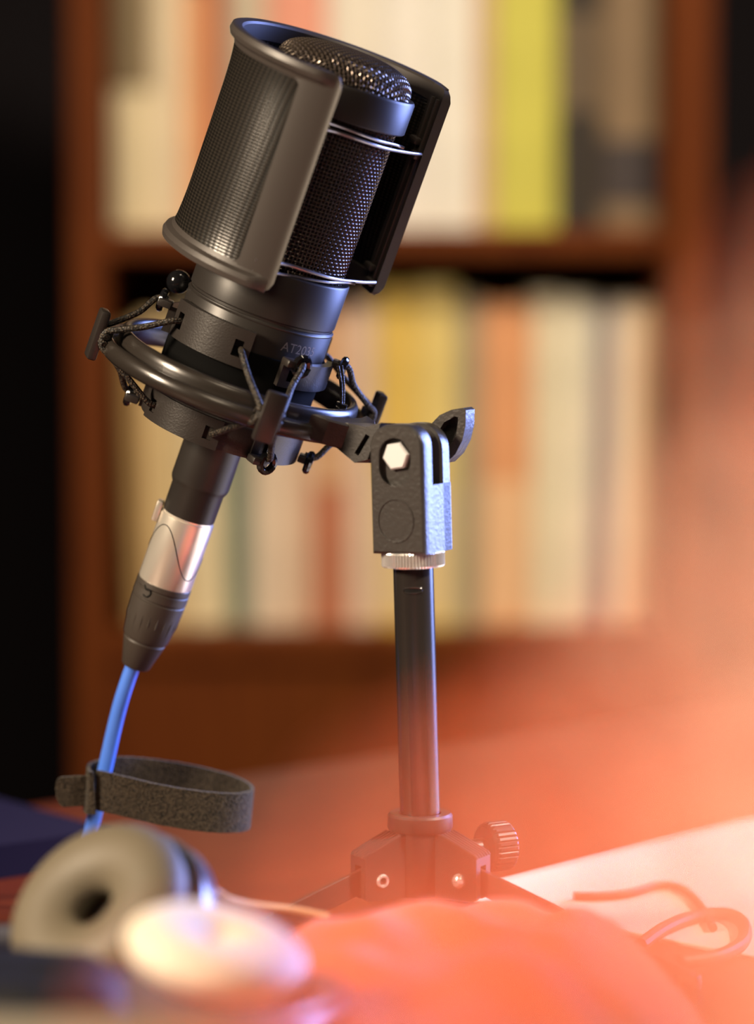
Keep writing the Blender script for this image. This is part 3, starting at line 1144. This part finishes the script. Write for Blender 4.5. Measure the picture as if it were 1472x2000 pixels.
# locking knob
KM = BASE @ Matrix.Rotation(radians(30), 4, 'Z') @ Matrix.Translation((0.0, 0, 0.0345)) @ Matrix.Rotation(radians(90), 4, 'Y')
v, f = [], []
nk = 30
lay = [(3.4, 8, 0), (3.4, 25, 0), (7.0, 25.4, 0), (8.1, 26.2, 0), (8.6, 27.0, 1), (8.6, 33.6, 1), (8.2, 34.4, 0), (7.0, 34.8, 0), (0.1, 34.8, 0)]
for r, z, kn in lay:
    for i in range(nk * 4):
        rr = r - (0.5 if (kn and i % 4 == 3) else 0)
        a = 2 * pi * i / (nk * 4)
        v.append((rr * cos(a), rr * sin(a), z))
for q in range(len(lay) - 1):
    for i in range(nk * 4):
        j = (i + 1) % (nk * 4)
        f.append((q * nk * 4 + i, q * nk * 4 + j, (q + 1) * nk * 4 + j, (q + 1) * nk * 4 + i))
part('locking_knob', (v, f), M_HUB, st, KM, smooth=25)

# ------------------------------------------------------------------ arm of the shock mount to the swivel head
pl = (MIC.inverted() @ PIV) * 1000           # pivot in microphone frame
aa = math.degrees(atan2(pl.y, pl.x))
rp = sqrt(pl.x ** 2 + pl.y ** 2)
AM = MIC @ Matrix.Rotation(radians(aa), 4, 'Z') @ Matrix.Translation((0, 0, ZR * 0.001))
dzp = pl.z - ZR
g = G()
plan = [(43.6, -17), (49.5, -14.5), (54, -8.2), (58, -5.0), (58.5, 0), (58, 5.0), (54, 8.2), (49.5, 14.5), (43.6, 17), (46.2, 9), (46.8, 0), (46.2, -9)]
g.add(prism(plan, -4.6, 4.2, bev=0.6))
part('ring_yoke', g, M_MOUNT, sm, AM, smooth=30)
# tongue: side profile in the x-z plane of the arm, disc round the pivot
tong = [(54, -4.6), (60, -7.0), (rp - 4, dzp - 7.6)] + arc_pts(rp, dzp, 8.0, -110, 100, 12) + [(rp - 5, dzp + 7.0), (60, 5.6), (54, 4.2)]
tong = [(54, -4.6), (59, -6.0)] + arc_pts(rp, dzp, 7.6, -120, 115, 14) + [(60, 5.4), (54, 4.2)]
RXm = Matrix.Rotation(radians(90), 4, 'X')
part('arm_tongue', G().add(prism(tong, -3.3, 3.3, bev=0.4), RXm), M_MOUNT, sm, AM, smooth=30)
block = [(52, -4.8), (60.5, -6.6), (rp - 9.4, dzp - 6.0), (rp - 9.4, dzp + 7.2), (60, 6.0), (52, 4.4)]
wn = [(59.2, -3.6), (61.0, -3.9), (62.6, 3.8), (60.8, 3.9)]
if rp - 9.4 > 64:
    part('arm_block', G().add(prism(block, -8.4, 8.4, [wn]), RXm), M_MOUNT, sm, AM, smooth=30)

# ------------------------------------------------------------------ cable with plug
PLUG = MIC
cb = thing('microphone_cable', 'bright blue microphone cable with a silver and black plug', 'cable', MIC @ Matrix.Translation((0, 0, -0.137)))
shell = part('plug_shell', lathe([(7.5, -78.0), (9.1, -78.0), (9.1, -79.4), (9.55, -79.6), (9.6, -80.2), (9.6, -103.8), (9.3, -104.6), (8, -104.8)], 72), M_SHELL, cb, MIC, label='satin silver plug shell')
wv = []
for k in range(41):
    u = k / 40
    a = -178 + 184 * u
    z = -91.3 + 8.4 * cos(pi * (a + 126) / 89)
    wv.append(cyl(a, 9.58, z))
part('wave_line', tube(wv, 0.2, 5), M_BODY, shell, MIC, root=cb)
part('embossed_mark', text_geo('E8', 3.0, 9.66, -62, -84.5, rot=radians(0)), M_SHELL, shell, MIC, smooth=0, root=cb)
part('latch_button', rbox(cyl(186, 10.6, -80.5), (2.2, 4.4, 7.5), 0.5), M_SHELL, cb, MIC)
part('plug_boot', lathe([(8.4, -104.2), (9.75, -104.6), (9.75, -106.2), (9.4, -106.5), (9.4, -106.9), (9.75, -107.2), (9.75, -110.0), (9.3, -110.3), (9.3, -110.8), (9.65, -111.1),
                         (9.5, -114), (9.0, -119), (8.2, -125.2), (7.8, -126.0), (7.4, -126.2), (7.4, -126.6), (7.6, -127.0), (5.1, -136.4), (4.6, -137.0), (2.8, -137.0)], 72), M_BOOT, cb, MIC)
g = G()
for k in range(20):
    a = 360 * k / 20
    z0, z1 = -114.5 - 1.5 * sin(k * 1.3), -122.5 + 1.2 * sin(k * 1.3)
    g.add(tube([cyl(a, 9.25, z0), cyl(a, 8.85, (z0 + z1) / 2), cyl(a, 8.28, z1)], [0.15, 0.5, 0.15], 6))
part('grip_ribs', g, M_BOOT, cb, MIC)
part('groove_mark', tube(catmull([cyl(-126, 9.8, -105.6), cyl(-120, 9.8, -106.8), cyl(-112, 9.8, -106.4), cyl(-106, 9.8, -107.6), cyl(-112, 9.8, -109.2), cyl(-122, 9.8, -109.0)], 5), 0.28, 6), M_BLACK, cb, MIC)
cp = [micpos((-0.3, 0, -131)), micpos((-0.8, 0, -137.5)), W(239, 1361, 1.032), W(225, 1414, 1.035), W(213, 1467, 1.038), W(199, 1530, 1.041), W(184, 1596, 1.043), W(172, 1655, 1.046), W(160, 1715, 1.05)]
e = cp[-1]
cp += [Vector((e.x + 0.002, e.y + 0.004, 0.012)), Vector((e.x + 0.012, e.y + 0.004, 0.0032)), Vector((e.x + 0.026, e.y - 0.002, 0.0032))]
part('cable_jacket', tube(catmull(cp, 8), 0.0027, 14), M_BLUE, cb, Matrix.Identity(4), mm=False, label='bright blue cable jacket')

# ------------------------------------------------------------------ felt cable tie
TC = W(196, 1535, 1.04)
tie = thing('cable_tie', 'dark grey felt hook-and-loop strap looped around the blue cable', 'cable tie', Matrix.Translation(TC))


def band(path, h, th, tilt_fn, loop=False, jitter=0.0):
    """ribbon: path of (x, y, z) centre points in mm, upright height h, thickness th"""
    P = [Vector(p) for p in path]
    L = len(P)
    v, f = [], []
    for i, p in enumerate(P):
        t = P[(i + 1) % L] - P[i - 1] if loop else P[min(i + 1, L - 1)] - P[max(i - 1, 0)]
        t.normalize()
        up = tilt_fn(i / max(1, L - 1))
        up = Vector(up)
        up = (up - t * up.dot(t)).normalized()
        nn = t.cross(up)
        hh = h * (1 + random.uniform(-jitter, jitter))
        for a, b in ((-.5, -.5), (.5, -.5), (.5, .5), (-.5, .5)):
            v.append(tuple(p + nn * (a * th) + up * (b * hh)))
    for i in range(L if loop else L - 1):
        j = (i + 1) % L
        for k in range(4):
            l = (k + 1) % 4
            f.append((i * 4 + k, i * 4 + l, j * 4 + l, j * 4 + k))
    if not loop:
        f.append((0, 1, 2, 3)[::-1])
        f.append(tuple((L - 1) * 4 + k for k in range(4)))
    return v, f


lp = [(-1, -6, -0.3), (8, -9.5, -1.6), (22, -13, -4.2), (36, -13.5, -6.4), (47, -9, -8.0), (53.0, -1.5, -8.4), (52, 7, -7.4), (44, 13, -5.0), (30, 15, -2.0), (15, 12, 0.8), (6, 7.0, 2.2), (1.0, 4.5, 2.4)]
upv = lambda u: (0.10, -0.10, 1)
part('strap_loop', band(catmull(lp, 6), 14.5, 1.3, upv, jitter=0.012), M_FELT, tie, None, smooth=50)
buckle = [(5, 5.5, 1.0), (0, 6.8, 0.8), (-4.2, 3.0, 0.3), (-4.6, -3, -0.5), (-3.2, -7.5, -1.0), (-1.4, -8.2, -1.0)]
part('strap_wrap', band(catmull(buckle, 5), 15.5, 1.4, upv, jitter=0.012), M_FELT, tie, None, smooth=50)
tail = [(-3.4, -5.0, -0.6), (-8, -6, -0.7), (-12, -6.3, -0.9), (-15.2, -6.4, -1.2)]
tl = catmull(tail, 5)
v, f = band(tl, 11.0, 1.5, upv)
n = len(tl)
for i in range(n):                            # round the free end
    u = i / (n - 1)
    k = sqrt(max(0.06, 1 - max(0, (u - 0.7) / 0.31) ** 2))
    c = Vector(tl[i])
    for q in range(4):
        p = Vector(v[i * 4 + q])
        v[i * 4 + q] = tuple(c + (p - c) * (k if abs((p - c).z) > 0 else 1))
part('strap_tail', (v, f), M_FELT, tie, None, smooth=50)

# ================================================================== FOREGROUND
# black pouch under the headphones
PM = Matrix.Translation((-0.102, 0.748, 0)) @ Matrix.Rotation(radians(-8), 4, 'Z')
pouch = thing('pouch', 'black soft pouch in front of the beige headphone cup at lower left', 'pouch', PM)
bm = bmesh.new()
bmesh.ops.create_cube(bm, size=1)
bmesh.ops.subdivide_edges(bm, edges=list(bm.edges), cuts=8, use_grid_fill=True)
for q in bm.verts:
    x, y, z = q.co
    s = 1 - 0.28 * (abs(2 * z)) ** 4
    r = 1 / max(1, (abs(2 * x) ** 6 + abs(2 * y) ** 6) ** (1 / 6))
    q.co = Vector((x * 0.075 * s * r, y * 0.060 * s * r, (z + 0.5) * 0.050 + (0.002 * noise.noise(Vector((x * 5, y * 5, z))) if z > 0 else 0)))
bm.verts.index_update()
part('pouch_body', bm_out(bm), M_CASE, pouch, mm=False, smooth=60)
part('zip_seam', tube([(0.0383 * (cos(t) if abs(cos(t)) < .1 else math.copysign(abs(cos(t)) ** .35, cos(t))), 0.0308 * math.copysign(abs(sin(t)) ** .35, sin(t)), 0.025) for t in [2 * pi * k / 60 for k in range(60)]], 0.0011, 6, loop=True), M_BALL, pouch, mm=False)

# headphones
HP0 = W(192, 1778, 0.85)
hp = thing('headphones', 'beige padded headphones lying behind the black pouch at lower left', 'headphones', Matrix.Translation((HP0.x, HP0.y, 0.024)))


def ear_cup(c, axis, R, padmat, scale_back=1.0, fill=0.40):
    m = axis_m(c, axis)
    torus = [(R * (1 - fill) + R * fill * cos(t), R * 0.30 * sin(t)) for t in [2 * pi * k / 20 for k in range(20)]]
    p = part('ear_pad', lathe(torus, 64, closed=True), padmat, hp, m)
    part('driver_cloth', lathe([(0.1, -R * 0.16), (R * 0.5, -R * 0.16)], 32), M_BLACK if fill < 0.42 else padmat, p, m, root=hp)
    b = scale_back
    part('cup_shell', lathe([(R * 0.9, -R * 0.2), (R * 1.02 * b, -R * 0.24), (R * 1.05 * b, -R * 0.45), (R * 0.98 * b, -R * 0.66), (R * 0.75, -R * 0.8), (0.1, -R * 0.86)], 64), M_CUP, hp, m)
    return m


c1 = HP0
ax1 = (-CR * 0.46 + CU * 0.62 - CF * 0.66)
R1 = 28.8
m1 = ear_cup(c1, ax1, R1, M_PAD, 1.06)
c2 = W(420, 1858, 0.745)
m2 = ear_cup(c2, (CR * 0.20 + CU * 0.95 - CF * 0.22), 23.5, M_PAD_LIT, 0.9, 0.46)
# yokes and padded headband, sweeping out of the frame towards the camera
hb = [c1 + Vector((-0.024, 0.016, -0.012)), c1 + Vector((-0.052, 0.0, -0.012)), W(-520, 1975, 0.79), W(-460, 2010, 0.70), W(100, 2040, 0.685), W(400, 2030, 0.685), W(560, 1998, 0.70), W(640, 1960, 0.73), c2 + Vector((0.027, -0.004, -0.008)), c2 + Vector((0.018, 0.004, -0.012))]
part('headband', tube(catmull(hb, 8), 0.0045, 12), M_CUP, hp, Matrix.Identity(4), mm=False)
part('headband_cushion', tube(catmull(hb[3:7], 8), [0.004 + 0.004 * sin(pi * k / 24) for k in range(25)], 12), M_PAD, hp, Matrix.Identity(4), mm=False)
hcp = [c1 + Vector((0.026, 0.012, -0.006)), W(410, 1742, 0.885), W(450, 1757, 0.89), W(500, 1768, 0.895), W(570, 1776, 0.90), W(640, 1790, 0.90)]
part('headphone_cord', tube(catmull(hcp, 8), 0.0012, 8), M_TAN, hp, Matrix.Identity(4), mm=False)

# navy notebook lying behind the headphones
N0 = atZ(60, 1660, 0.0)
nb = thing('notebook', 'dark navy notebook lying flat behind the headphones', 'notebook', Matrix.Translation((N0.x - 0.055, N0.y, 0.0003)) @ Matrix.Rotation(radians(128), 4, 'Z'))
part('cover', G().add(slab(-0.075, 0.075, -0.055, 0.055, 0, 0.0015, 0)).add(slab(-0.075, 0.075, -0.055, 0.055, 0.0115, 0.013, 0)).add(slab(-0.075, -0.073, -0.055, 0.055, 0.0015, 0.0115, 0)), M_NAVY, nb, mm=False)
part('pages', slab(-0.073, 0.073, -0.053, 0.053, 0.0015, 0.0115, 0), M_PAGES, nb, mm=False)

# crumpled orange-red cloth in front of the tripod
NX, NY = 90, 80
vs, fs = [], []
X0, X1, Y0, Y1 = -0.055, 0.125, 0.60, 0.945


def cloth_h(x, y):
    u = (x - X0) / (X1 - X0)
    w = (y - Y0) / (Y1 - Y0)
    # soft outline
    cx = 0.028 + 0.02 * (y - 0.75) - 0.004
    rx = 0.074 + 0.05 * (0.945 - y) * 0.35
    a = abs((x - cx) / rx)
    b = max(0.0, (y - 0.80) / 0.118)
    d = (a ** 3 + b ** 3.2) ** (1 / 3)
    h = 0.043 * max(0.0, 1 - d ** 3.6)
    fold = noise.noise(Vector((x * 26, y * 16, 1.7))) * 0.55 + noise.noise(Vector((x * 60 + 3, y * 34, 4.2))) * 0.28 + abs(noise.noise(Vector((x * 38 + y * 20, y * 10, 9)))) * 0.4
    return max(0.0006 + 0.0015 * abs(fold), h * (1 + 0.42 * fold) + 0.0006)


for j in range(NY + 1):
    for i in range(NX + 1):
        x = X0 + (X1 - X0) * i / NX
        y = Y0 + (Y1 - Y0) * j / NY
        # ragged outline, narrower at the far end
        vs.append((x + 0.003 * noise.noise(Vector((x * 20, y * 20, 5))), y, cloth_h(x, y)))
keep = lambda q: sum(vs[k][2] for k in q) / 4 > 0.0035
for j in range(NY):
    for i in range(NX):
        q = (j * (NX + 1) + i, j * (NX + 1) + i + 1, (j + 1) * (NX + 1) + i + 1, (j + 1) * (NX + 1) + i)
        if keep(q):
            fs.append(q)
used = sorted({i for q in fs for i in q})
mp_ = {o: n for n, o in enumerate(used)}
cl = part('cloth', ([vs[o] for o in used], [tuple(mp_[i] for i in q) for q in fs]), M_CLOTH, None, mm=False, smooth=80)
md = cl.modifiers.new('thickness', 'SOLIDIFY')
md.thickness = 0.0012
tag(cl, 'crumpled orange-red cloth heap on the desk in front of the tripod', 'cloth')

# loose cords on the white sheet
cz = 0.0035


def desk_cord(pix, r, m, label):
    pts = [atZ(x, y, 0.0018 + r) for x, y in pix]
    o = part('cord', tube(catmull(pts, 8), r, 10), m, None, mm=False)
    tag(o, label, 'cord')
    return o


desk_cord([(1120, 1752), (1170, 1752), (1230, 1746), (1290, 1730), (1335, 1738), (1372, 1775), (1392, 1812)], 0.0016, M_DCAB, 'thin red-brown cord curving over the white sheet near its back edge')
desk_cord([(1250, 1846), (1300, 1812), (1360, 1790), (1420, 1786), (1452, 1806), (1448, 1842), (1400, 1868), (1330, 1880)], 0.0024, M_DCAB, 'thicker red-brown cord looped on the white sheet at far right')

# added out-of-focus petals close to the lens, made up for the orange haze
M_HAZE_PETAL = mat('orange_haze_petal', (0.92, 0.26, 0.13), 0.6, 0, 0.2, sheen=0.2)
M_HAZE_PEACH = mat('peach_haze_petal', (0.95, 0.60, 0.46), 0.6, 0, 0.2, sheen=0.2)  # paler colour stands for the brighter haze at the right
M_HAZE_STEM = mat('haze_stem_brown', (0.16, 0.07, 0.03), 0.6)
V0 = Vector((0.075, 0.205, 0.0))
fl = thing('haze_flowers', 'orange-red haze over the lower right, from made-up blossoms close to the lens', 'haze_flowers', Matrix.Translation(V0))
part('haze_vase', lathe([(0.1, 0), (20, 0), (22, 3), (21, 14), (14, 50), (9, 80), (8, 96), (9.5, 102), (8.6, 102), (7, 95), (7, 70), (0.1, 60)], 48), M_HAZE_VASE, fl, FR[fl.name])  # made-up holder for the haze petals


def haze_blossom(r):
    g = G()
    nt_, nr_ = 30, 4
    for j in range(nr_ + 1):
        u = j / nr_
        for i in range(nt_):
            a = 2 * pi * i / nt_
            rr = r * u * (0.72 + 0.28 * abs(cos(2.5 * a)) ** 0.6) if u > 0 else r * 0.02
            g.v.append((rr * cos(a), rr * sin(a), r * (0.75 * u ** 2.2) - 0.12 * r * u * cos(5 * a)))
    for j in range(nr_):
        for i in range(nt_):
            k = (i + 1) % nt_
            g.f.append((j * nt_ + i, j * nt_ + k, (j + 1) * nt_ + k, (j + 1) * nt_ + i))
    g.add(ball((0, 0, r * 0.22), r * 0.24, 10, 6))
    return g


protos = {}
rng = random.Random(11)
EDGE = [(430, 2060), (600, 1850), (800, 1660), (1010, 1545), (1150, 1420), (1270, 1220), (1390, 980), (1500, 760), (1800, 460)]


def edge_y(px):
    for (xa, ya), (xb, yb) in zip(EDGE, EDGE[1:]):
        if xa <= px <= xb:
            return ya + (yb - ya) * (px - xa) / (xb - xa)
    return 9999


nb_, tries = 0, 0
placed = []
while nb_ < 76 and tries < 9000:
    tries += 1
    px, py = rng.uniform(430, 1800), rng.uniform(460, 2420)
    if py < edge_y(px) + 60:
        continue
    if any((px - a) ** 2 + (py - b) ** 2 < 118 ** 2 for a, b in placed):
        continue
    placed.append((px, py))
    d = rng.uniform(0.185, 0.225)
    p = W(px, py, d)
    peach = px > 1270 and rng.random() < 0.75
    key = 'peach' if peach else 'red'
    nrm = (CAMP - p).normalized() + Vector((rng.uniform(-.5, .5), rng.uniform(-.3, .3), rng.uniform(-.2, .6)))
    Mb = axis_m(p, nrm)
    if key not in protos:
        o = part('haze_blossom', haze_blossom(3.1), M_HAZE_PEACH if peach else M_HAZE_PETAL, fl, Matrix.Identity(4), smooth=60)
        o.data.transform(Matrix.Translation(V0))       # keep the shared mesh centred on its own origin
        protos[key] = o.data
    else:
        o = bpy.data.objects.new('haze_blossom', protos[key])
        COL.objects.link(o)
        o.parent = fl
    o.matrix_local = Matrix.Translation(-V0) @ Mb
    if peach:
        o['label'] = 'pale peach piece of the made-up haze'
    mouth = V0 + Vector((rng.uniform(-.004, .004), rng.uniform(-.004, .004), 0.095))
    q = p - nrm.normalized() * 0.0006
    mid = mouth.lerp(q, 0.55) + Vector((0, 0.006, 0.016))
    part('stem', tube(catmull([mouth, mid, q], 5), 0.00035, 5), M_HAZE_STEM, fl, Matrix.Identity(4), mm=False)  # made-up stalk carrying a haze petal
    nb_ += 1
